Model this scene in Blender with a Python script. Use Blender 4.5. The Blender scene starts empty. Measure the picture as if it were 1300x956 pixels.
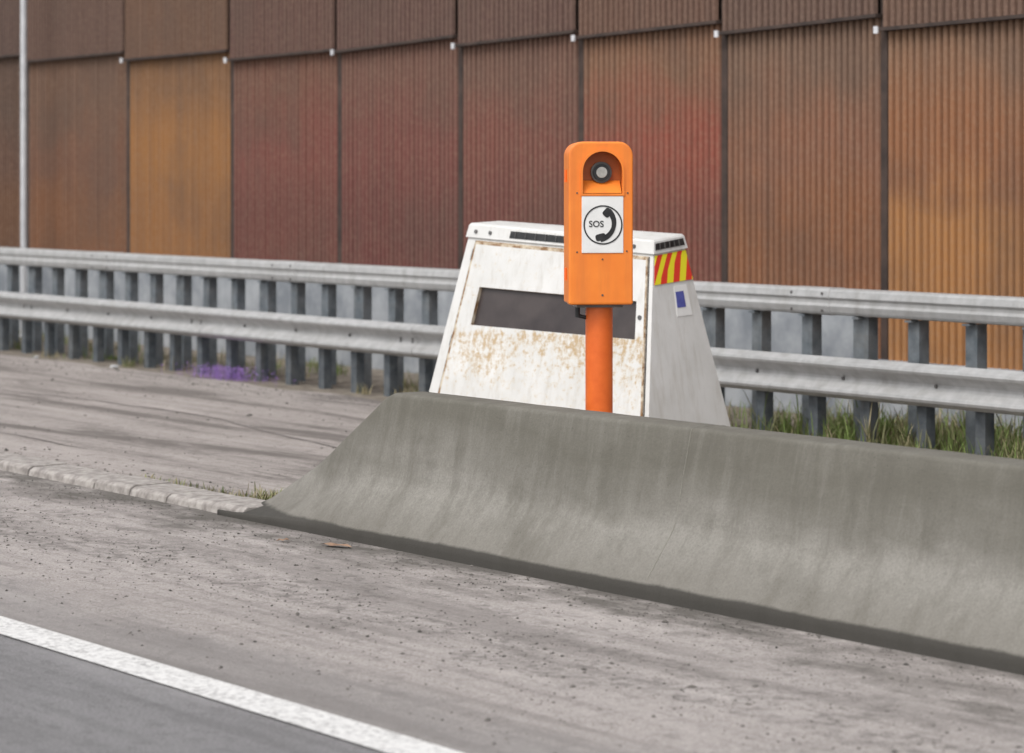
import bpy, bmesh, math, random
from mathutils import Vector, Matrix
random.seed(7)
S = bpy.context.scene
COL = S.collection

# ------------------------------------------------------------------ materials
class M:
    def __init__(s, name):
        s.m = bpy.data.materials.new(name); s.m.use_nodes = True
        s.t = s.m.node_tree; s.n = s.t.nodes; s.l = s.t.links
        s.b = s.n['Principled BSDF']
        s.tc = s.n.new('ShaderNodeTexCoord')
    def lk(s, a, b): s.l.new(a, b)
    def put(s, sock, v):
        if hasattr(v, 'links') or isinstance(v, bpy.types.NodeSocket): s.l.new(v, sock)
        elif isinstance(v, (tuple, list)): sock.default_value = (v[0], v[1], v[2], 1) if len(v) == 3 and sock.type == 'RGBA' else v
        else: sock.default_value = v
    def co(s, sc=(1, 1, 1), src='Object', loc=(0, 0, 0), rot=(0, 0, 0)):
        m = s.n.new('ShaderNodeMapping'); s.lk(s.tc.outputs[src], m.inputs[0])
        m.inputs['Scale'].default_value = sc; m.inputs['Location'].default_value = loc; m.inputs['Rotation'].default_value = rot
        return m.outputs[0]
    def noise(s, v, scale=5, detail=4, rough=.55, dist=0):
        n = s.n.new('ShaderNodeTexNoise'); s.lk(v, n.inputs['Vector'])
        n.inputs['Scale'].default_value = scale; n.inputs['Detail'].default_value = min(detail, 5)
        n.inputs['Roughness'].default_value = rough; n.inputs['Distortion'].default_value = dist
        return n.outputs['Fac']
    def voro(s, v, scale=5):
        n = s.n.new('ShaderNodeTexVoronoi'); s.lk(v, n.inputs['Vector']); n.inputs['Scale'].default_value = scale
        return n.outputs['Distance']
    def rng(s, f, a, b, c=0., d=1.):
        n = s.n.new('ShaderNodeMapRange'); s.put(n.inputs[0], f)
        for i, v in enumerate((a, b, c, d)): n.inputs[i + 1].default_value = v
        return n.outputs[0]
    def math(s, op, a, b=0.):
        n = s.n.new('ShaderNodeMath'); n.operation = op; s.put(n.inputs[0], a); s.put(n.inputs[1], b); return n.outputs[0]
    def mix(s, f, a, b, mode='MIX'):
        n = s.n.new('ShaderNodeMix'); n.data_type = 'RGBA'; n.blend_type = mode
        s.put(n.inputs[0], f); s.put(n.inputs[6], a); s.put(n.inputs[7], b); return n.outputs[2]
    def ramp(s, f, stops):
        n = s.n.new('ShaderNodeValToRGB'); s.put(n.inputs[0], f); e = n.color_ramp.elements
        while len(e) < len(stops): e.new(.5)
        for i, (p, c) in enumerate(stops): e[i].position = p; e[i].color = (*c, 1)
        return n.outputs[0]
    def xyz(s, src='Object'):
        n = s.n.new('ShaderNodeSeparateXYZ'); s.lk(s.tc.outputs[src], n.inputs[0]); return n.outputs
    def out(s, col, rough=.7, metal=0., bump=None, bs=.3, bd=.01, spec=None):
        s.put(s.b.inputs['Base Color'], col); s.put(s.b.inputs['Roughness'], rough); s.put(s.b.inputs['Metallic'], metal)
        if spec is not None: s.b.inputs['Specular IOR Level'].default_value = spec
        if bump is not None:
            n = s.n.new('ShaderNodeBump'); n.inputs['Strength'].default_value = bs; n.inputs['Distance'].default_value = bd
            s.lk(bump, n.inputs['Height']); s.lk(n.outputs[0], s.b.inputs['Normal'])
        return s.m

def simple(name, c1, c2, scale=8, rough=.6, metal=0., bs=.2, bd=.004, sc=(1, 1, 1), lo=.35, hi=.65):
    m = M(name); v = m.co(sc); n = m.noise(v, scale, 4, .6)
    return m.out(m.mix(m.rng(n, lo, hi), c1, c2), rough, metal, n, bs, bd)

def road_mat(name, lo, hi, dark, stains=True, patch=.5):
    m = M(name)
    v = m.co(); st = m.co((.16, 1, 1))
    fine = m.noise(v, 75, 4, .75); mid = m.noise(v, 11, 5, .7); big = m.noise(st, 1.5, 5, .65, .5); streak = m.noise(m.co((.05, 1, 1)), 8, 5, .6)
    c = m.mix(m.rng(fine, .36, .64), lo, hi)
    c = m.mix(m.math('MULTIPLY', m.rng(big, .50, .60), patch), c, dark)
    c = m.mix(m.math('MULTIPLY', m.rng(streak, .50, .68), .55), c, dark)
    c = m.mix(m.math('MULTIPLY', m.rng(mid, .52, .66), .6), c, dark)
    c = m.mix(m.math('MULTIPLY', m.rng(big, .46, .34), .45), c, tuple(min(1, q * 1.15) for q in hi))
    sp = m.voro(v, 60); spn = m.noise(v, 3, 3)
    c = m.mix(m.math('MULTIPLY', m.rng(sp, .24, .12), m.rng(spn, .40, .60, 0.1, .9)), c, (.06, .055, .05))
    if stains:
        y = m.xyz()[1]; w = m.noise(m.co((.5, 1, 1)), 2.2, 5, .7)
        e = m.math('ADD', y, m.rng(w, .25, .75, -.9, .9))
        c = m.mix(m.rng(e, 7.95, 8.7, 0, .85), c, (.10, .092, .080))
        e2 = m.rng(m.math('ADD', y, m.rng(w, .3, .7, -.2, .2)), 6.45, 6.1, 0, .5)
        c = m.mix(e2, c, (.20, .19, .185))
        e3 = m.math('MULTIPLY', m.rng(m.math('ABSOLUTE', m.math('SUBTRACT', e, 7.35)), .35, .05), m.rng(mid, .42, .6, .1, .6))
        c = m.mix(e3, c, (.14, .128, .118))
    h = m.math('ADD', fine, m.math('MULTIPLY', mid, .6))
    return m.out(c, .93, 0, h, .8, .011, .25)

m_shoulder = road_mat('shoulder_concrete', (.30, .268, .25), (.51, .468, .445), (.225, .203, .19))
m_lane = road_mat('lane_asphalt', (.17, .165, .168), (.31, .30, .30), (.15, .145, .145), False, .3)
m_layby = road_mat('layby_asphalt', (.28, .248, .23), (.44, .40, .375), (.155, .138, .126), False, .85)
m = M('line_paint'); v = m.co(); n = m.noise(v, 35, 5, .7); n2 = m.noise(m.co((.2, 1, 1)), 12, 5)
m_line = m.out(m.mix(m.math('MULTIPLY', m.rng(n, .46, .60), m.rng(n2, .35, .6, .4, 1)), (.74, .73, .71), (.36, .35, .34)), .7, 0, n, .4, .005)
m_dirt = simple('verge_soil', (.12, .10, .078), (.24, .21, .17), 6, .95, 0, .8, .03)
m_ground = simple('ground_soil', (.12, .11, .07), (.2, .18, .13), 2, .95)
m_kerb = simple('kerb_concrete', (.22, .197, .182), (.42, .39, .36), 14, .9, 0, .5, .006)
m_joint = simple('joint_dirt', (.05, .045, .04), (.09, .08, .07), 20, .95)
m_hair = simple('joint_filler', (.22, .21, .18), (.30, .29, .25), 20, .95)
m_stone = simple('gravel_stone', (.05, .045, .04), (.22, .20, .18), 9, .9)

# barrier concrete
m = M('barrier_concrete'); v = m.co(); z = m.xyz()[2]
rt = (0, math.radians(14), 0)
streak = m.noise(m.co((13, 5, .8), rot=rt), 1.0, 4, .6); streak2 = m.noise(m.co((3.2, 2, .5), rot=rt), 1.3, 5, .75); blot = m.noise(v, 3.2, 5, .7); fine = m.noise(v, 80, 4, .75); bigb = m.noise(m.co((.5, 1, 1.6)), 1.6, 5, .6)
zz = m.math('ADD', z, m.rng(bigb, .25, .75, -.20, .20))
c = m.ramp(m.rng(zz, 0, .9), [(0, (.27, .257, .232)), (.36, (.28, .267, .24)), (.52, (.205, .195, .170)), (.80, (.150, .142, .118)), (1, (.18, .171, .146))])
c = m.mix(m.rng(streak, .48, .76, 0, .26), c, (.37, .355, .32))
c = m.mix(m.rng(streak2, .48, .64, 0, .50), c, (.125, .117, .097))
c = m.mix(m.rng(blot, .50, .66, 0, .40), c, (.125, .117, .098))
c = m.mix(m.rng(fine, .38, .66, 0, .42), c, (.11, .104, .09))
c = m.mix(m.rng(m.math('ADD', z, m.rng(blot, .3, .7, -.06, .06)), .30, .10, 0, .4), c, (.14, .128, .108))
c = m.mix(m.rng(m.math('ADD', z, m.rng(blot, .3, .7, -.008, .008)), .090, .076, 0, .85), c, (.048, .045, .04))  # shadow along the vertical foot, painted in as a dark band
pit = m.voro(v, 38)
c = m.mix(m.math('MULTIPLY', m.rng(pit, .12, .05), m.rng(blot, .45, .6)), c, (.06, .06, .05))
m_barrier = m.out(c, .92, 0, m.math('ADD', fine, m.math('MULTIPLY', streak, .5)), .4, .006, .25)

def galv(name, a, b, dirt=.4):
    m = M(name); v = m.co(); n = m.noise(v, 9, 4, .6); s2 = m.noise(m.co((.35, 3, 7)), 2.0, 4, .6); st = m.noise(m.co((7, 7, .6)), 1.2, 4, .6)
    c = m.mix(m.rng(n, .35, .65), a, b); c = m.mix(m.rng(s2, .45, .80, 0, dirt), c, (.20, .195, .185)); c = m.mix(m.rng(st, .50, .80, 0, dirt), c, (.22, .205, .18))
    return m.out(c, .58, .25, n, .06, .002)
m_beam = galv('galvanised_beam', (.40, .40, .395), (.49, .49, .485), .40)
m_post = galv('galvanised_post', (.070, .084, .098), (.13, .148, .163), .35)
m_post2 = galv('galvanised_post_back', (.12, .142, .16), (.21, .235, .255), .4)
m_bolt = simple('bolt_steel', (.1, .1, .1), (.2, .19, .18), 30, .5, .5)

m = M('orange_paint'); v = m.co(); n = m.noise(v, 7, 5, .6); st = m.noise(m.co((12, 12, .8)), 1, 5, .6)
c = m.mix(m.rng(n, .3, .7), (.88, .225, .026), (.95, .27, .034)); c = m.mix(m.rng(st, .50, .76, 0, .45), c, (.60, .16, .04))
m_orange = m.out(c, .45, 0, n, .04, .002)
m_orange2 = simple('orange_paint_post', (.78, .14, .02), (.88, .18, .028), 9, .4)
m_orin = simple('orange_recess_shade', (.42, .10, .02), (.55, .14, .02), 9, .5)  # housing orange darkened, shade inside the recess put into the colour
m_black = simple('black_plastic', (.012, .012, .013), (.03, .03, .03), 15, .4)
m_white = simple('white_sticker', (.78, .78, .76), (.85, .85, .83), 9, .4, 0, .05)
m_lens = simple('lens_grey', (.35, .36, .33), (.5, .5, .47), 30, .25)
m_chrome = simple('lens_ring', (.10, .09, .085), (.16, .15, .14), 9, .3, .7)

def cab(name, rustamt):
    m = M(name); v = m.co(); x, y, z = m.xyz()
    n = m.noise(v, 4, 5, .6); n2 = m.noise(v, 24, 5, .75); drip = m.noise(m.co((18, 18, 1.0)), 1.0, 5, .7); fine = m.noise(v, 60, 4); n3 = m.noise(v, 2.3, 4, .6)
    c = m.mix(m.rng(n, .3, .7), (.62, .615, .59), (.73, .725, .705))
    c = m.mix(m.rng(drip, .50, .72, 0, .5), c, (.47, .44, .385))
    c = m.mix(m.rng(z, .9, .2, 0, .25), c, (.50, .47, .42))
    if rustamt:
        band = m.math('MULTIPLY', m.rng(z, 1.03, .97), m.rng(z, .50, .98))
        k = m.math('ADD', n2, m.math('MULTIPLY', band, .165))
        k = m.math('ADD', k, m.math('MULTIPLY', m.rng(drip, .4, .66), m.math('MULTIPLY', band, .14)))
        k = m.math('ADD', k, m.rng(n3, .4, .65, -.03, .05))
        c = m.mix(m.rng(k, .67, .80, 0, rustamt), c, (.34, .185, .07))
        c = m.mix(m.rng(k, .57, .76, 0, .5), c, (.56, .44, .26))
    return m.out(c, .5, 0, fine, .05, .002)
m_cab = cab('cabinet_paint', 0)
m_cabf = cab('cabinet_paint_rusty', .85)
m_rust = simple('rusted_edge', (.24, .13, .055), (.60, .52, .40), 16, .8, 0, .3, .004, (1, 1, 1), .40, .60)
m_glass = simple('dark_glass', (.034, .026, .026), (.065, .052, .049), 3, .35)
m = M('chevron'); u = m.n.new('ShaderNodeSeparateXYZ'); m.lk(m.tc.outputs['UV'], u.inputs[0])
k = m.math('FRACT', m.math('ADD', m.math('MULTIPLY', u.outputs[0], 3.1), m.math('MULTIPLY', u.outputs[1], -.75)))
m_chev = m.out(m.mix(m.math('GREATER_THAN', k, .5), (.88, .78, .03), (.78, .05, .03)), .4)
m_blue = simple('blue_sticker', (.05, .05, .25), (.10, .12, .4), 12, .4)

# ------------------------------------------------------------------ mesh helpers
def obj(name, verts, faces, mats, midx=None, parent=None, smooth=False, uv=None):
    me = bpy.data.meshes.new(name); me.from_pydata([tuple(v) for v in verts], [], faces); me.update()
    for a in (mats if isinstance(mats, (list, tuple)) else [mats]): me.materials.append(a)
    if midx: me.polygons.foreach_set('material_index', midx)
    if smooth: me.polygons.foreach_set('use_smooth', [True] * len(me.polygons))
    if uv:
        L = me.uv_layers.new(name='UVMap')
        for lp in me.loops: L.data[lp.index].uv = uv[lp.vertex_index]
    o = bpy.data.objects.new(name, me); COL.objects.link(o)
    if parent: par(o, parent)
    return o
def empty(name, loc=(0, 0, 0), rz=0):
    e = bpy.data.objects.new(name, None); e.location = loc; e.rotation_euler[2] = rz; e.empty_display_size = .2
    COL.objects.link(e); return e
def par(o, e, local=False):
    o.parent = e
    if not local: o.matrix_parent_inverse = (Matrix.Translation(e.location) @ Matrix.Rotation(e.rotation_euler[2], 4, 'Z')).inverted()
class Acc:
    def __init__(s): s.v = []; s.f = []; s.m = []
    def box(s, x0, x1, y0, y1, z0, z1, mi=0):
        b = len(s.v); s.v += [(x, y, z) for z in (z0, z1) for y in (y0, y1) for x in (x0, x1)]
        s.f += [tuple(b + i for i in q) for q in ((0, 2, 3, 1), (4, 5, 7, 6), (0, 1, 5, 4), (2, 6, 7, 3), (0, 4, 6, 2), (1, 3, 7, 5))]; s.m += [mi] * 6
    def prism(s, pts, axis_pts, mi=0):
        b = len(s.v); n = len(pts)
        for x in axis_pts: s.v += [(x, y, z) for y, z in pts]
        for i in range(len(axis_pts) - 1):
            for j in range(n):
                s.f.append((b + i * n + j, b + i * n + (j + 1) % n, b + (i + 1) * n + (j + 1) % n, b + (i + 1) * n + j)); s.m.append(mi)
        s.f.append(tuple(b + j for j in range(n))[::-1]); s.f.append(tuple(b + (len(axis_pts) - 1) * n + j for j in range(n))); s.m += [mi, mi]
    def cyl(s, c, ax, r, h, mi=0, n=10):
        ax = Vector(ax).normalized(); t = ax.orthogonal().normalized(); q = ax.cross(t); b = len(s.v); c = Vector(c)
        for k in (0, h):
            for i in range(n):
                a = 2 * math.pi * i / n; s.v.append(tuple(c + ax * k + r * (math.cos(a) * t + math.sin(a) * q)))
        for i in range(n): s.f.append((b + i, b + (i + 1) % n, b + n + (i + 1) % n, b + n + i)); s.m.append(mi)
        s.f.append(tuple(b + i for i in range(n))[::-1]); s.f.append(tuple(b + n + i for i in range(n))); s.m += [mi, mi]
    def make(s, name, mats, parent=None, smooth=False, bevel=0, local=False):
        o = obj(name, s.v, s.f, mats, s.m, None, smooth)
        bm = bmesh.new(); bm.from_mesh(o.data); bmesh.ops.recalc_face_normals(bm, faces=bm.faces); bm.to_mesh(o.data); bm.free()
        if bevel:
            md = o.modifiers.new('bev', 'BEVEL'); md.width = bevel; md.segments = 2; md.limit_method = 'ANGLE'
        if parent: par(o, parent, local)
        return o
def sheet(name, x0, x1, y0, y1, z, mat, nx=1, ny=1, wob=0):
    vs = []; fs = []
    for j in range(ny + 1):
        for i in range(nx + 1):
            yy = y0 + (y1 - y0) * j / ny
            if wob and j in (0, ny): yy += random.uniform(-wob, wob)
            vs.append((x0 + (x1 - x0) * i / nx, yy, z))
    for j in range(ny):
        for i in range(nx):
            a = j * (nx + 1) + i; fs.append((a, a + 1, a + nx + 2, a + nx + 1))
    return obj(name, vs, fs, mat)

# ------------------------------------------------------------------ ground & road
sheet('ground', -600, 600, -600, 600, -.03, m_ground)
sheet('road', -300, 150, -9, 5.9, 0, m_lane)
sheet('hard_shoulder', -300, 150, 5.72, 8.95, .004, m_shoulder)
sheet('road_marking', -300, 150, 5.55, 5.775, .008, m_line)
sheet('lay_by', -300, 150, 8.9, 14.1, .012, m_layby, 900, 1, .07)
sheet('verge', -300, 150, 13.7, 17, .004, m_dirt)

A = Acc(); x = -15.0
while x > -90:
    L = .5; dz = random.uniform(-.006, .006); dy = random.uniform(-.008, .008) + max(0, (-x - 22)) * .006
    A.prism([(8.62 + dy, 0), (8.63 + dy, .045 + dz), (8.66 + dy, .065 + dz), (8.93 + dy, .07 + dz), (8.93 + dy, 0)], [x - L + .014, x])
    x -= L
A.box(-90, -15.02, 8.70, 8.9, 0, .04, 1)
A.make('kerb', [m_kerb, m_joint], bevel=.006)

def tar(name, pts, w, z, mat):
    V = []; F = []; P = []
    for (a, b) in zip(pts, pts[1:]):
        for k in range(14): P.append((a[0] + (b[0] - a[0]) * k / 14, a[1] + (b[1] - a[1]) * k / 14))
    off = 0
    for i, p in enumerate(P):
        off = off * .85 + random.uniform(-.05, .05); ww = w * random.uniform(.3, 1.2)
        V += [(p[0], p[1] + off - ww, z), (p[0], p[1] + off + ww, z)]
    for i in range(len(P) - 1): F.append((2 * i, 2 * i + 1, 2 * i + 3, 2 * i + 2))
    obj(name, V, F, mat)
m_tar = simple('tar_seal', (.15, .135, .122), (.28, .25, .235), 12, .9)
tar('crack_seal', [(-34, 11.2), (-27, 11.7), (-22, 11.9), (-17.2, 11.2)], .016, .017, m_tar)
tar('crack_seal', [(-30, 10.1), (-24, 10.0), (-19, 9.75)], .012, .017, m_tar)

# concrete barrier: vertical foot, 55 degree toe, steep upper face, crisp arris
fr = [(8.585, 0), (8.585, .040), (8.585, .076), (8.592, .086), (8.60, .096), (8.65, .165), (8.70, .235), (8.75, .305), (8.772, .338), (8.788, .375), (8.808, .48), (8.835, .60), (8.862, .72), (8.882, .810), (8.886, .822), (8.896, .831), (8.91, .834)]
prof = fr + [(9.0, .836)] + [(18.0 - y, z) for y, z in fr[::-1]]
def hx(x):
    if x >= -13.66: return 1.
    pts = [(-15.25, .045), (-15.1, .10), (-14.55, .40), (-13.80, .95), (-13.66, 1.)]
    for (a, ha), (b, hb) in zip(pts, pts[1:]):
        if a <= x <= b: return ha + (hb - ha) * (x - a) / (b - a)
    return .05
xs = [-15.25 + .08 * i for i in range(22)]
while xs[-1] < 14: xs.append(xs[-1] + .2)
V = []; F = []
for i, x in enumerate(xs):
    h = hx(x)
    for (y, z) in prof:
        zz = z
        if h < 1: zz = min(z, .02 + z * h) if z > .09 else min(z, z * (.4 + .6 * h))
        r = .002
        V.append((x, y + random.uniform(-r, r) * (.12 < z < .8), zz + random.uniform(-r, r) * .6 * (z > .8)))
n = len(prof)
for i in range(len(xs) - 1):
    for j in range(n - 1): F.append((i * n + j, i * n + j + 1, (i + 1) * n + j + 1, (i + 1) * n + j))
F.append(tuple(range(n)))
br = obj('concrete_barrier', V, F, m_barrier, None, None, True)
bm = bmesh.new(); bm.from_mesh(br.data); bmesh.ops.recalc_face_normals(bm, faces=bm.faces); bm.to_mesh(br.data); bm.free()
A = Acc()
for xj in (-11.0, -4.9, 1.1):
    A.prism([(y - .002 if y < 9 else y + .002, z + (.002 if z > .8 else 0)) for y, z in prof if z > .09], [xj, xj + .0025])
A.make('joint_line', m_hair, br)

# ------------------------------------------------------------------ guardrail
G = empty('guardrail', (-15, 14.5, 0))
X0, X1 = -110, 16
wp = [(0, .40), (-.02, .402), (-.075, .435), (-.083, .455), (-.075, .475), (-.02, .520), (0, .545), (0, .565), (-.02, .590), (-.075, .635), (-.083, .655), (-.075, .675), (-.02, .708), (0, .71)]
def wbeam(x0, x1, yb, off, A, th=.004):
    front = [(yb + y - off, z) for y, z in wp]; back = [(yb + y - off + th, z) for y, z in wp][::-1]
    A.prism(front + back, [x0, x1])
A = Acc(); x = X0; k = 0
while x < X1:
    wbeam(x, x + 4.0, 14.40, 0, A); wbeam(x - .18, x + .18, 14.40, .006, A)
    for bx in (-.1, .1):
        for bz in (.425, .54, .57, .69): A.cyl((x + bx, 14.372 if bz in (.425, .69) else 14.392, bz), (0, -1, 0), .013, .010, 1, 8)
    for q in range(1, 4): A.cyl((x + q, 14.396, .555), (0, -1, 0), .014, .012, 1, 8)
    x += 4.0
A.make('lower_beam', [m_beam, m_bolt], G)
A = Acc(); x = X0 + 1.3
while x < X1:
    c = [(14.70, 1.005), (14.665, 1.01), (14.655, 1.03), (14.645, 1.075), (14.66, 1.095), (14.66, 1.12), (14.645, 1.14), (14.655, 1.188), (14.67, 1.205), (14.70, 1.21), (14.82, 1.208), (14.825, 1.195), (14.825, 1.01)]
    A.prism(c, [x, x + 3.99])
    A.prism([(y - .008 if y < 14.7 else y, z + (.004 if z > 1.2 else 0) - (.004 if z < 1.01 else 0)) for y, z in c], [x - .25, x + .25])
    for bx in (-.18, .18):
        for bz in (1.04, 1.17): A.cyl((x + bx, 14.648, bz), (0, -1, 0), .012, .014, 1, 8)
    x += 4.0
A.make('upper_beam', [m_beam, m_bolt], G, bevel=.004)
A = Acc(); B = Acc(); x = X0; i = 0
while x < X1:
    j = random.uniform(-.018, .018)
    A.box(x + j - .05, x + j + .05, 14.43, 14.436, 0, .62); A.box(x + j - .05, x + j - .044, 14.436, 14.52, 0, .62); A.box(x + j + .044, x + j + .05, 14.436, 14.52, 0, .62)
    A.box(x + j - .04, x + j + .04, 14.404, 14.43, .47, .64)
    xb = x + .22 + j
    w = .06 if i % 3 else .085
    B.box(xb - w, xb + w, 14.72, 14.727, 0, 1.0); B.box(xb - w, xb - w + .007, 14.727, 14.82, 0, 1.0); B.box(xb + w - .007, xb + w, 14.727, 14.82, 0, 1.0)
    B.box(xb - .035, xb + .035, 14.66, 14.72, .985, 1.0)
    x += .6; i += 1
A.make('front_posts', m_post, G); B.make('rear_posts', m_post2, G)

# ------------------------------------------------------------------ noise wall
W = empty('noise_barrier_wall', (-20, 16.5, 0))
edges = [-37.14, -34.34, -31.51, -28.91, -26.54, -24.18, -22.10, -19.92, -17.80, -15.65]
seams = [(3.62, 3.66), (3.56, 3.59), (3.49, 3.517), (3.407, 3.443), (3.417, 3.50), (3.40, 3.463), (3.40, 3.461), (3.354, 3.423), (3.303, 3.35)]
cols = [((.10, .060, .043), (.115, .062, .043), (.14, .07, .040)),
        ((.165, .094, .062), (.180, .088, .055), (.210, .095, .048)),
        ((.235, .122, .058), (.33, .155, .055), (.31, .145, .055)),
        ((.175, .085, .060), (.200, .072, .057), (.165, .063, .051)),
        ((.175, .090, .068), (.190, .072, .059), (.160, .060, .051)),
        ((.180, .097, .072), (.205, .082, .063), (.175, .068, .056)),
        ((.230, .122, .074), (.285, .088, .060), (.205, .076, .057)),
        ((.205, .125, .085), (.260, .123, .074), (.27, .118, .058)),
        ((.245, .142, .088), (.300, .135, .066), (.40, .190, .072))]
while edges[0] > -95: edges.insert(0, edges[0] - 2.8); seams.insert(0, (3.62, 3.66)); cols.insert(0, random.choice([cols[0], cols[3], cols[4]]))
while edges[-1] < 14: edges.append(edges[-1] + 2.12); seams.append((3.27, 3.31)); cols.append(random.choice(cols[-3:]))
def panel_mat(name, ct, cm, cb, z0, z1, seed, grime=.38):
    m = M(name); z = m.xyz()[2]
    big = m.noise(m.co((1, 1, 1), loc=(seed * 3.1, 0, 0)), .9, 4, .6); st = m.noise(m.co((10, 10, .35), loc=(seed, 0, 0)), 1, 4, .65); fi = m.noise(m.co(), 25, 4, .7)
    k = m.math('ADD', m.rng(z, z0, z1), m.rng(big, .3, .7, -.10, .10))
    c = m.ramp(k, [(0.0, cb), (.34, cb), (.52, cm), (.62, cm), (.88, ct), (1, ct)])
    c = m.mix(m.rng(st, .42, .75, 0, grime), c, (.14, .096, .076)); c = m.mix(m.rng(fi, .45, .75, 0, .30), c, (.38, .26, .18))
    c = m.mix(m.rng(big, .46, .66, 0, .35), c, (.115, .080, .064))
    return m.out(c, .8, 0, fi, .2, .004, .35)
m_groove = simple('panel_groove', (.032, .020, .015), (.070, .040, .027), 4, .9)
m_frame = simple('panel_frame', (.038, .027, .023), (.075, .05, .04), 5, .8)
m_plinth = simple('plinth_concrete', (.22, .24, .265), (.40, .42, .44), 2.2, .9, 0, .3, .006)
m_cap = simple('joint_cap', (.55, .55, .57), (.75, .75, .77), 8, .5)
def corr(name, x0, x1, zb, zt, y, mat, per=.082, dep=.042):
    V = []; F = []; I = []
    n = max(1, round((x1 - x0) / per)); p = (x1 - x0) / n
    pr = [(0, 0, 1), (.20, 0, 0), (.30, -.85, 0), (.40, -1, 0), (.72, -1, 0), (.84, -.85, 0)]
    pts = []
    for i in range(n):
        jy = random.uniform(-.12, .12)
        for a, b, mi in pr: pts.append((x0 + (i + a) * p, y + (b + (jy if b else 0)) * dep, mi))
    pts.append((x1, y, 0))
    for (px, py, mi) in pts:
        t = (px - x0) / (x1 - x0)
        V += [(px, py, zb[0] + (zb[1] - zb[0]) * t), (px, py, zt[0] + (zt[1] - zt[0]) * t)]
    for i in range(len(pts) - 1):
        F.append((2 * i, 2 * i + 2, 2 * i + 3, 2 * i + 1)); I.append(pts[i][2])
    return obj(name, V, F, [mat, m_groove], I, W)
Fr = Acc(); Cp = Acc()
for i, (zl, zr) in enumerate(seams):
    a, b = edges[i], edges[i + 1]
    ct, cm, cb = cols[i]
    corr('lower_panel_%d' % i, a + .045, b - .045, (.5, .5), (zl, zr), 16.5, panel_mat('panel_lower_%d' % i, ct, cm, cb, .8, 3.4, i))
    u = tuple((.5 * q + .5 * p) * .80 for q, p in zip(ct, (.14, .088, .08)))
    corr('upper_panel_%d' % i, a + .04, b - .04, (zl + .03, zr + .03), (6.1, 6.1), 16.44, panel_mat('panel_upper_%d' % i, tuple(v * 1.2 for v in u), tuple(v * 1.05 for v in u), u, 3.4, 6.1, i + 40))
    bb = len(Fr.v)
    Fr.v += [(a + .01, 16.387, zl), (b - .01, 16.387, zr), (b - .01, 16.387, zr + .03), (a + .01, 16.387, zl + .03), (a + .01, 16.55, zl), (b - .01, 16.55, zr), (b - .01, 16.55, zr + .03), (a + .01, 16.55, zl + .03)]
    Fr.f += [tuple(bb + q for q in t) for t in ((0, 1, 2, 3), (0, 4, 5, 1), (3, 2, 6, 7), (0, 3, 7, 4), (1, 5, 6, 2))]; Fr.m += [0] * 5
    Fr.box(a - .04, a + .04, 16.475, 16.56, .5, 6.1)
    Cp.box(a - .02, a + .03, 16.37, 16.384, zl - .02, zl + .04)
Fr.box(edges[0], edges[-1], 16.58, 16.75, 0, 6.15)
Fr.make('frame', m_frame, W); Cp.make('joint_caps', m_cap, W)
A = Acc(); x = edges[0]
while x < edges[-1]:
    top = .98 if x < -19.5 else .52
    A.box(x, x + 1.98, 16.34 + random.uniform(0, .01), 16.57, 0, top); x += 2.0
A.make('plinth', m_plinth, W, bevel=.01)

A = Acc(); A.cyl((-33.38, 15.95, 0), (0, 0, 1), .042, 7, 0, 14); A.box(-33.5, -33.26, 15.85, 16.05, 0, .03)
A.make('metal_pole', simple('pole_zinc', (.50, .51, .53), (.62, .63, .64), 5, .5), smooth=False)

# ------------------------------------------------------------------ cabinet
uX = Vector((.973, .230, 0)).normalized(); vX = Vector((-uX.y, uX.x, 0))
FRb = Vector((-14.825, 11.596, 0)); Wd, Dp = 2.165, 1.07
FLb = FRb - uX * Wd; BRb = FRb + vX * Dp; BLb = FLb + vX * Dp
ins, fj, bj = .25, .39, .38
Z = lambda p, z: Vector((p.x, p.y, z))
FRt = Z(FRb - uX * ins + vX * fj, 1.645); FLt = Z(FLb + uX * ins + vX * fj, 1.744); BRt = Z(BRb - uX * ins - vX * bj, 1.683); BLt = Z(BLb + uX * ins - vX * bj, 1.755)
C = empty('speed_camera_cabinet', tuple((FRb + BLb) / 2))
def face(a, b, c, d):
    nrm = (b - a).cross(d - a).normalized()
    return lambda s, t, o=0.: ((a * (1 - s) + b * s) * (1 - t) + (d * (1 - s) + c * s) * t) + nrm * o
Pf = face(FLb, FRb, FRt, FLt); Pr = face(FRb, BRb, BRt, FRt); Pb = face(BRb, BLb, BLt, BRt); Pl = face(BLb, FLb, FLt, BLt)
T = .955
ss = [0, .13, .93, 1]; ts = [0, .59, .745, T]
V = []; F = []
def addgrid(P, ss, ts, o, skip=None):
    b = len(V)
    for t in ts:
        for s in ss: V.append(P(s, t, o))
    k = len(ss)
    for j in range(len(ts) - 1):
        for i in range(k - 1):
            if skip and (i, j) == skip: continue
            F.append((b + j * k + i, b + j * k + i + 1, b + (j + 1) * k + i + 1, b + (j + 1) * k + i))
addgrid(Pf, ss, ts, 0, (1, 1)); addgrid(Pr, [0, 1], [0, T], 0); addgrid(Pb, [0, 1], [0, T], 0); addgrid(Pl, [0, 1], [0, T], 0)
b = len(V); V += [Pf(0, T), Pf(1, T), Pb(0, T), Pb(1, T)]; F.append((b, b + 1, b + 2, b + 3))
obj('body', V, F, m_cab, None, C)
V = []; F = []; I = []
ds = [.05, .058, .13, .93, .968, .975]; dt = [.02, .03, .59, .745, .915, .925]
k = len(ds)
for t in dt:
    for s in ds: V.append(Pf(s, t, .012))
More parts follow.
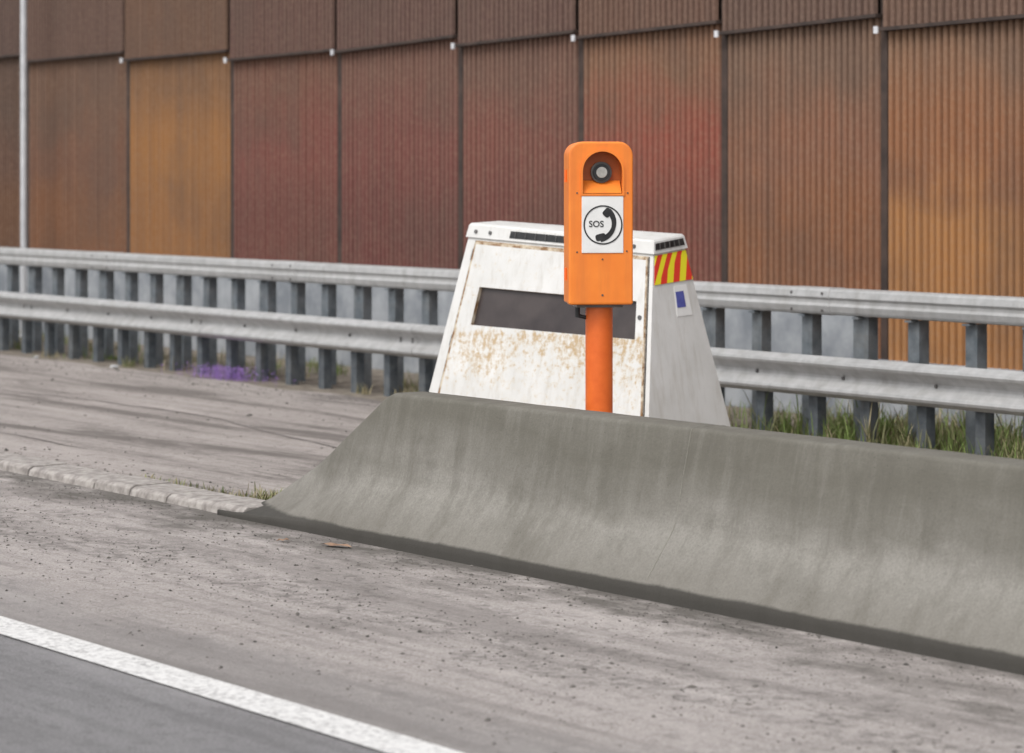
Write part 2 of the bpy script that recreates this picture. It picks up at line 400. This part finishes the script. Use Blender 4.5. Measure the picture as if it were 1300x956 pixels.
for j in range(5):
    for i in range(5):
        if (i, j) == (2, 2): continue
        F.append((j * k + i, j * k + i + 1, (j + 1) * k + i + 1, (j + 1) * k + i)); I.append(1 if i in (0, 4) or j in (0, 4) else 0)
def ring(pts, o1, mi):
    b = len(V)
    for (s, t) in pts: V.append(Pf(s, t, .012))
    for (s, t) in pts: V.append(Pf(s, t, o1))
    for i in range(4): F.append((b + i, b + (i + 1) % 4, b + 4 + (i + 1) % 4, b + 4 + i)); I.append(mi)
ring([(.05, .02), (.975, .02), (.975, .925), (.05, .925)], 0, 1)
ring([(.13, .59), (.93, .59), (.93, .745), (.13, .745)], -.018, 1)
b = len(V); V += [Pf(.13, .59, -.018), Pf(.93, .59, -.018), Pf(.93, .745, -.018), Pf(.13, .745, -.018)]; F.append((b, b + 1, b + 2, b + 3)); I.append(2)
obj('door_with_window', V, F, [m_cabf, m_rust, m_glass], I, C)
def strip(name, P, s0, s1, t0, t1, o, mat, th=.003):
    V = [P(s0, t0, o), P(s1, t0, o), P(s1, t1, o), P(s0, t1, o)] + [P(s0, t0, o - th), P(s1, t0, o - th), P(s1, t1, o - th), P(s0, t1, o - th)]
    return obj(name, V, [(0, 1, 2, 3), (0, 4, 5, 1), (1, 5, 6, 2), (2, 6, 7, 3), (3, 7, 4, 0)], mat, None, C, uv=[(0, 0), (1, 0), (1, 1), (0, 1)] * 2)
strip('door_gap_left', Pf, .044, .0485, .02, .93, .002, m_joint, .002); strip('door_gap_right', Pf, .9765, .982, .02, .93, .002, m_joint, .002)
strip('door_gap_head', Pf, .0485, .9765, .926, .931, .002, m_rust, .002)
cen = (FLt + FRt + BRt + BLt) / 4
def outw(p, d):
    q = Vector((p.x - cen.x, p.y - cen.y, 0)); a = q.dot(uX); c = q.dot(vX)
    return p + uX * math.copysign(d, a) + vX * math.copysign(d, c)
V = [outw(P(s, T - .012), .015) for P, s in ((Pf, 0), (Pf, 1), (Pb, 0), (Pb, 1))] + [outw(P(s, .992), .013) for P, s in ((Pf, 0), (Pf, 1), (Pb, 0), (Pb, 1))] + [outw(P(s, 1.), .004) for P, s in ((Pf, 0), (Pf, 1), (Pb, 0), (Pb, 1))]
F = [(0, 1, 5, 4), (1, 2, 6, 5), (2, 3, 7, 6), (3, 0, 4, 7), (4, 5, 9, 8), (5, 6, 10, 9), (6, 7, 11, 10), (7, 4, 8, 11), (8, 9, 10, 11), (3, 2, 1, 0)]
obj('cap', V, F, m_cab, None, C)
Cf = face(V[0], V[1], V[5], V[4]); Cr = face(V[1], V[2], V[6], V[5])
strip('front_vent', Cf, .24, .66, .22, .80, .004, m_black); strip('side_vent', Cr, .04, .93, .30, .85, .004, m_black)
for q in range(7): strip('front_vent_bar_%d' % q, Cf, .27 + q * .055, .273 + q * .055, .25, .78, .009, m_bolt, .006)
for q in range(5): strip('side_vent_bar_%d' % q, Cr, .16 + q * .15, .18 + q * .15, .32, .83, .009, m_bolt, .006)
A = Acc(); nf = (Cf(.5, .5, 1) - Cf(.5, .5, 0))
for s in (.05, .13, .9): A.cyl(Cf(s, .5, .0), nf, .014, .01, 0, 10)
nd = (Pf(.5, .5, 1) - Pf(.5, .5, 0))
A.cyl(Pf(.95, .68, .010), nd, .015, .012, 0, 12)
for t in (.2, .5, .85): A.cyl(Pf(.045, t, .0), (FLt - FLb), .008, .08, 0, 8)
A.make('bolts_and_hinges', m_bolt, C)
strip('chevron_sticker', Pr, .03, .99, .815, .935, .006, m_chev)
strip('info_sticker', Pr, .50, .80, .675, .800, .005, m_white); strip('info_sticker_blue', Pr, .52, .70, .71, .775, .0075, m_blue, .002)

# ------------------------------------------------------------------ emergency phone
E = empty('emergency_phone', (-12.745, 9.62, 0), math.radians(60.5))
def rrect(w, z0, z1, rt, rb, n=8):
    pts = []
    for cx, cz, r, a0 in ((w / 2 - rb, z0 + rb, rb, -90), (w / 2 - rt, z1 - rt, rt, 0), (-w / 2 + rt, z1 - rt, rt, 90), (-w / 2 + rb, z0 + rb, rb, 180)):
        for i in range(n + 1):
            a = math.radians(a0 + 90 * i / n); pts.append((cx + r * math.cos(a), cz + r * math.sin(a)))
    return pts
def extr(name, pts, y0, y1, mat, bevel=0, parent=E, seg=3):
    n = len(pts); V = [(x, y0, z) for x, z in pts] + [(x, y1, z) for x, z in pts]
    F = [tuple(range(n)), tuple(range(2 * n - 1, n - 1, -1))] + [(i, i + n, (i + 1) % n + n, (i + 1) % n) for i in range(n)]
    o = obj(name, V, F, mat)
    bm = bmesh.new(); bm.from_mesh(o.data); bmesh.ops.recalc_face_normals(bm, faces=bm.faces)
    if bevel: bmesh.ops.bevel(bm, geom=[e for e in bm.edges if abs(e.verts[0].co.y - e.verts[1].co.y) < 1e-5], offset=bevel, segments=seg, profile=.6, affect='EDGES')
    bm.to_mesh(o.data); bm.free()
    if parent: par(o, parent, True)
    return o
z0, z1 = 1.365, 2.277
body = extr('housing', rrect(.350, z0 + .005, z1 - .004, .075, .012), -.02, .15, m_orange, .006)
cov = extr('cover', rrect(.362, z0, z1, .08, .014), -.135, -.026, m_orange, .014)
seam = extr('cover_gasket', rrect(.335, z0 + .01, z1 - .01, .07, .012), -.03, -.016, m_joint)
def arch(w, zb, zt, n=16):
    r = w / 2; pts = [(-r, zb), (r, zb)]
    for i in range(n + 1):
        a = math.pi * i / n; pts.append((r * math.cos(a), zt - r + r * math.sin(a)))
    return pts
cx = .008
def shifted(p): return [(a + cx, b) for a, b in p]
cut = extr('cut', shifted(arch(.225, 1.985, 2.225)), -.2, -.045, m_orin, 0, None)
cut.parent = E
md = cov.modifiers.new('b', 'BOOLEAN'); md.object = cut; md.operation = 'DIFFERENCE'; md.solver = 'EXACT'
cov.data.materials.append(m_orin)
bpy.context.view_layer.update()
dg = bpy.context.evaluated_depsgraph_get()
nm = bpy.data.meshes.new_from_object(cov.evaluated_get(dg)); cov.modifiers.clear(); cov.data = nm
bpy.data.objects.remove(cut)
def rim(name, inner, outer, y0, y1, mat):
    n = len(inner); V = [(x, y1, z) for x, z in inner] + [(x, y0, z) for x, z in inner] + [(x, y0, z) for x, z in outer] + [(x, y1, z) for x, z in outer]; F = []
    for i in range(n):
        j = (i + 1) % n
        for a in range(3): F.append((a * n + i, a * n + j, (a + 1) * n + j, (a + 1) * n + i))
    o = obj(name, V, F, mat); par(o, E, True); return o
rim('recess_rim', shifted(arch(.222, 1.987, 2.222)), shifted(arch(.246, 1.975, 2.236)), -.143, -.13, m_orange)
A = Acc()
A.v = [(-.108 + cx, -.13, 1.99), (.108 + cx, -.13, 1.99), (.108 + cx, -.05, 2.06), (-.108 + cx, -.05, 2.06)]; A.f = [(0, 1, 2, 3)]; A.m = [0]
A.make('recess_floor', m_orange, E, local=True)
A = Acc()
A.cyl((cx + .002, -.046, 2.105), (0, -1, 0), .060, .03, 0, 28); A.cyl((cx + .002, -.076, 2.105), (0, -1, 0), .048, .014, 1, 28); A.cyl((cx + .002, -.090, 2.105), (0, -1, 0), .031, .004, 2, 28)
A.make('speaker_button', [m_chrome, m_black, m_lens], E, local=True, bevel=.003)
A = Acc(); sx = .008; A.box(sx - .117, sx + .117, -.140, -.1345, 1.655, 1.972); A.make('sign_plate', m_white, E, local=True, bevel=.002)
cxs, czs = sx + .002, 1.812
def annulus(name, r0, r1, y, mat, n=48):
    V = []; F = []
    for i in range(n):
        a = 2 * math.pi * i / n; V += [(cxs + r0 * math.cos(a), y, czs + r0 * math.sin(a)), (cxs + r1 * math.cos(a), y, czs + r1 * math.sin(a))]
    for i in range(n): j = (i + 1) % n; F.append((2 * i, 2 * i + 1, 2 * j + 1, 2 * j))
    o = obj(name, V, F, mat); par(o, E, True)
annulus('sign_ring', .102, .110, -.1425, m_black)
V = []; F = []; n = 20; c0 = (cxs - .030, czs + .010)
def hp(a, r): return (c0[0] + r * math.cos(a), c0[1] + r * math.sin(a))
for i in range(n + 1):
    a = math.radians(48 - 128 * i / n); wd = .012 + (.004 * abs(i / n - .5) * 2); r = .092
    p, q = hp(a, r - wd), hp(a, r + wd); V += [(p[0], -.1425, p[1]), (q[0], -.1425, q[1])]
for i in range(n): F.append((2 * i, 2 * i + 1, 2 * i + 3, 2 * i + 2))
def pad(a, r, lw, lh, tilt):
    cxp, czp = hp(math.radians(a), r); b = len(V); N = 16
    for i in range(N):
        q = 2 * math.pi * i / N; e = .5; ex = lw * math.copysign(abs(math.cos(q)) ** e, math.cos(q)); ez = lh * math.copysign(abs(math.sin(q)) ** e, math.sin(q))
        V.append((cxp + ex * math.cos(tilt) - ez * math.sin(tilt), -.1430, czp + ex * math.sin(tilt) + ez * math.cos(tilt)))
    F.append(tuple(range(b, b + N)))
pad(47, .080, .022, .025, math.radians(-42)); pad(-78, .080, .029, .019, math.radians(14))
o = obj('handset_symbol', V, F, m_black); par(o, E, True)
cu = bpy.data.curves.new('sos', 'FONT'); cu.body = 'SOS'; cu.size = .049; cu.extrude = .0006; cu.align_x = 'CENTER'; cu.align_y = 'CENTER'; cu.offset = .0004
t = bpy.data.objects.new('tmp', cu); COL.objects.link(t); bpy.context.view_layer.update()
me = bpy.data.meshes.new_from_object(t.evaluated_get(bpy.context.evaluated_depsgraph_get())); bpy.data.objects.remove(t)
me.materials.clear(); me.materials.append(m_black)
o = bpy.data.objects.new('sos_lettering', me); COL.objects.link(o); par(o, E, True); o.location = (cxs - .038, -.1425, czs + .004); o.rotation_euler = (math.radians(90), 0, 0)
A = Acc()
for (a, b) in ((-.135, 1.99), (.15, 1.99), (-.135, 1.66), (.145, 1.665), (.008, 1.62)): A.cyl((a, -.134, b), (0, -1, 0), .005, .004, 0, 10)
A.cyl((.008, -.134, 1.42), (0, -1, 0), .006, .004, 0, 12)
for zz in (1.50, 2.05): A.cyl((-.186, -.03, zz), (0, 0, 1), .009, .07, 1, 10)
A.box(-.13, .13, -.09, .10, z0 - .016, z0 + .004, 0)
A.make('screws_and_hinges', [m_chrome, m_orange2], E, local=True)
A = Acc(); A.cyl((.008, .01, 0), (0, 0, 1), .077, 1.36, 0, 32); A.cyl((.008, .01, 0), (0, 0, 1), .14, .025, 0, 24)
o = A.make('post', m_orange2, E, local=True, smooth=False)
md = o.modifiers.new('e', 'EDGE_SPLIT'); md.split_angle = math.radians(40); o.data.polygons.foreach_set('use_smooth', [True] * len(o.data.polygons))
A = Acc(); A.cyl((-.115, .0, 1.29), (0, 0, 1), .014, .08, 0, 10); A.cyl((-.115, 0, 1.30), (1, .1, -.25), .011, .07, 0, 10); A.make('cable', m_black, E, local=True)

# ------------------------------------------------------------------ grass, gravel, litter
def grassm(name, a, b): return simple(name, a, b, 5, .8, 0, 0, .001)
g1 = grassm('grass_green', (.11, .17, .04), (.18, .24, .06)); g2 = grassm('grass_dry', (.26, .22, .12), (.36, .31, .19)); g3 = grassm('grass_olive', (.13, .14, .06), (.20, .19, .09))
def blades(name, gen, count):
    V = []; F = []; I = []
    for _ in range(count):
        x, y, z, h, mi = gen()
        a = random.uniform(0, 6.28); l = random.uniform(.1, .7) * h; w = random.uniform(.002, .005) * (1 + h); px, py = -math.sin(a) * w, math.cos(a) * w; b = len(V)
        for k, wk in ((0, 1), (.4, .9), (.75, .6), (1, .08)):
            ox = math.cos(a) * l * k * k; oy = math.sin(a) * l * k * k; zz = z + h * (k - .18 * k * k)
            V += [(x + ox + px * wk, y + oy + py * wk, zz), (x + ox - px * wk, y + oy - py * wk, zz)]
        for q in range(3): F.append((b + 2 * q, b + 2 * q + 1, b + 2 * q + 3, b + 2 * q + 2)); I.append(mi)
    return obj(name, V, F, [g1, g2, g3], I)
cl = [(random.uniform(-45, -17), random.choice([14.5, 14.9, 15.4, 15.9]) + random.uniform(-.2, .3), random.uniform(.05, .22), random.choice([0, 2, 1, 2]), random.uniform(.05, .20)) for _ in range(200)]
cl += [(random.uniform(-17, 6), 14.9 + random.uniform(-.6, 1.2), random.uniform(.06, .3), random.choice([0, 1, 2, 0]), random.uniform(.10, .33)) for _ in range(420)]
cl += [(random.uniform(-17.5, -11), 14.75 + random.uniform(-.5, 1.0), random.uniform(.05, .22), random.choice([0, 2, 0]), random.uniform(.14, .36)) for _ in range(170)]
def gen1():
    c = random.choice(cl); tall = 1.8 if random.random() < .04 else 1
    return (random.gauss(c[0], c[2]), max(14.15, random.gauss(c[1], c[2] * .5)), .004, tall * c[4] * random.uniform(.4, 1.1), c[3] if random.random() < .7 else random.choice([0, 1, 2]))
blades('grass', gen1, 30000)
def gen2():
    r = random.random()
    if r < .8: x = random.gauss(-15.25, .27); y = random.gauss(9.18, .13)
    else: x = random.uniform(-17, -14.9); y = random.gauss(8.99, .02)
    return (x, max(8.95, y), .01, random.uniform(.02, .11), random.choice([1, 1, 2, 0]))
blades('grass', gen2, 1900)

V = []; F = []
def stone(x, y, z, r):
    b = len(V); rot = random.uniform(0, 6.28)
    sx, sy, sz = r * random.uniform(.7, 1.4), r * random.uniform(.6, 1.1), r * random.uniform(.4, .8)
    for p in ((1, 0, .2), (0, 1, .1), (-1, .1, .2), (-.1, -1, .2), (.1, .1, 1), (0, 0, -.4)):
        px, py = p[0] * sx, p[1] * sy
        V.append((x + px * math.cos(rot) - py * math.sin(rot), y + px * math.sin(rot) + py * math.cos(rot), z + p[2] * sz))
    for t in ((0, 1, 4), (1, 2, 4), (2, 3, 4), (3, 0, 4), (1, 0, 5), (2, 1, 5), (3, 2, 5), (0, 3, 5)): F.append(tuple(b + q for q in t))
for _ in range(10000):
    x = random.uniform(-24, -4); y = random.choice([random.uniform(5.9, 8.55), 8.57 - abs(random.gauss(0, .28)), random.gauss(7.2, .3)])
    if 5.8 < y < 8.57: stone(x, y, .005, min(.017, random.lognormvariate(-5.4, .45)))
for _ in range(3500):
    x = random.uniform(-34, -12); y = random.choice([random.uniform(9, 14), 14 - abs(random.gauss(0, .4)), 9 + abs(random.gauss(0, .2))])
    if y > 8.96: stone(x, y, .014, min(.03, random.lognormvariate(-5.0, .5)))
obj('gravel', V, F, m_stone)

def crumple(name, c, r, mat, flat=.35):
    bm = bmesh.new(); bmesh.ops.create_icosphere(bm, subdivisions=2, radius=r)
    for v in bm.verts: v.co *= random.uniform(.5, 1.3); v.co.z *= flat
    me = bpy.data.meshes.new(name); bm.to_mesh(me); bm.free(); me.materials.append(mat)
    o = bpy.data.objects.new(name, me); o.location = (c[0], c[1], c[2] + r * flat * .6); COL.objects.link(o)
mw = simple('white_plastic', (.45, .46, .48), (.6, .6, .6), 9, .4)
mp = simple('violet_petal', (.28, .14, .50), (.40, .24, .62), 9, .6)
V = []; F = []
for _ in range(420):
    x, y, z, r = random.gauss(-25.3, .36), random.gauss(14.32, .10), random.uniform(.03, .13), random.uniform(.010, .022); b = len(V); V.append((x, y, z + .004))
    a0 = random.uniform(0, 6)
    for i in range(5):
        a = a0 + i * 1.2566; V += [(x + r * math.cos(a - .4), y + r * math.sin(a - .4), z + r * .3), (x + r * math.cos(a + .4), y + r * math.sin(a + .4), z + r * .5)]; F.append((b, b + 1 + 2 * i, b + 2 + 2 * i))
    V += [(x - .002, y, 0), (x + .002, y, 0), (x, y, z)]; F.append((len(V) - 3, len(V) - 2, len(V) - 1))
obj('violet_flowers', V, F, mp)
for (x, y, r) in ((-27.4, 14.15, .045), (-29.3, 14.15, .04)): crumple('plastic_litter', (x, y, .01), r, mw)
lf = simple('dead_leaf', (.22, .13, .08), (.32, .21, .14), 20, .8)
def leaf(x, y, l, w, rot):
    P = [(-1, 0, .0), (-.5, .5, .25), (0, .75, .1), (.6, .4, .3), (1, 0, .05), (.5, -.5, .2), (-.1, -.7, .05), (-.6, -.4, .2)]
    V = [(x + (p[0] * l * math.cos(rot) - p[1] * w * math.sin(rot)), y + p[0] * l * math.sin(rot) + p[1] * w * math.cos(rot), .012 + p[2] * .05) for p in P] + [(x, y, .02)]
    obj('fallen_leaf', V, [(i, (i + 1) % 8, 8) for i in range(8)], lf)
leaf(-13.54, 8.38, .12, .045, .3); leaf(-13.9, 8.25, .04, .02, 1.2)

# ------------------------------------------------------------------ light, camera
w = bpy.data.worlds.new('World'); S.world = w; w.use_nodes = True; nt = w.node_tree
sk = nt.nodes.new('ShaderNodeTexSky'); sk.sky_type = 'NISHITA'; sk.sun_disc = False
d = Vector((.25, -.62, .95)).normalized()
sk.sun_elevation = math.asin(d.z); sk.sun_rotation = math.atan2(d.x, d.y); sk.dust_density = 3; sk.air_density = 1
hs = nt.nodes.new('ShaderNodeHueSaturation'); hs.inputs['Saturation'].default_value = .22; hs.inputs['Value'].default_value = 1.3
nt.links.new(sk.outputs[0], hs.inputs['Color']); nt.links.new(hs.outputs[0], nt.nodes['Background'].inputs[0]); nt.nodes['Background'].inputs[1].default_value = .15
L = bpy.data.lights.new('sun', 'SUN'); L.energy = 1.45; L.angle = math.radians(30); L.color = (1, .965, .925)
lo = bpy.data.objects.new('sun', L); COL.objects.link(lo); lo.rotation_euler = (-d).to_track_quat('-Z', 'Y').to_euler(); lo.location = (0, 0, 20)

cam = bpy.data.cameras.new('camera'); co = bpy.data.objects.new('camera', cam); COL.objects.link(co)
co.location = (0, 0, 2.1); co.rotation_euler = (math.radians(90), 0, math.radians(54.689))
cam.sensor_width = 36; cam.lens = 99.69; cam.shift_y = -258 / 1300; cam.clip_end = 2000; cam.clip_start = .1
cam.dof.use_dof = True; cam.dof.focus_distance = 16.0; cam.dof.aperture_fstop = 2.5
S.camera = co
S.view_settings.view_transform = 'Standard'; S.view_settings.look = 'None'; S.view_settings.exposure = 0
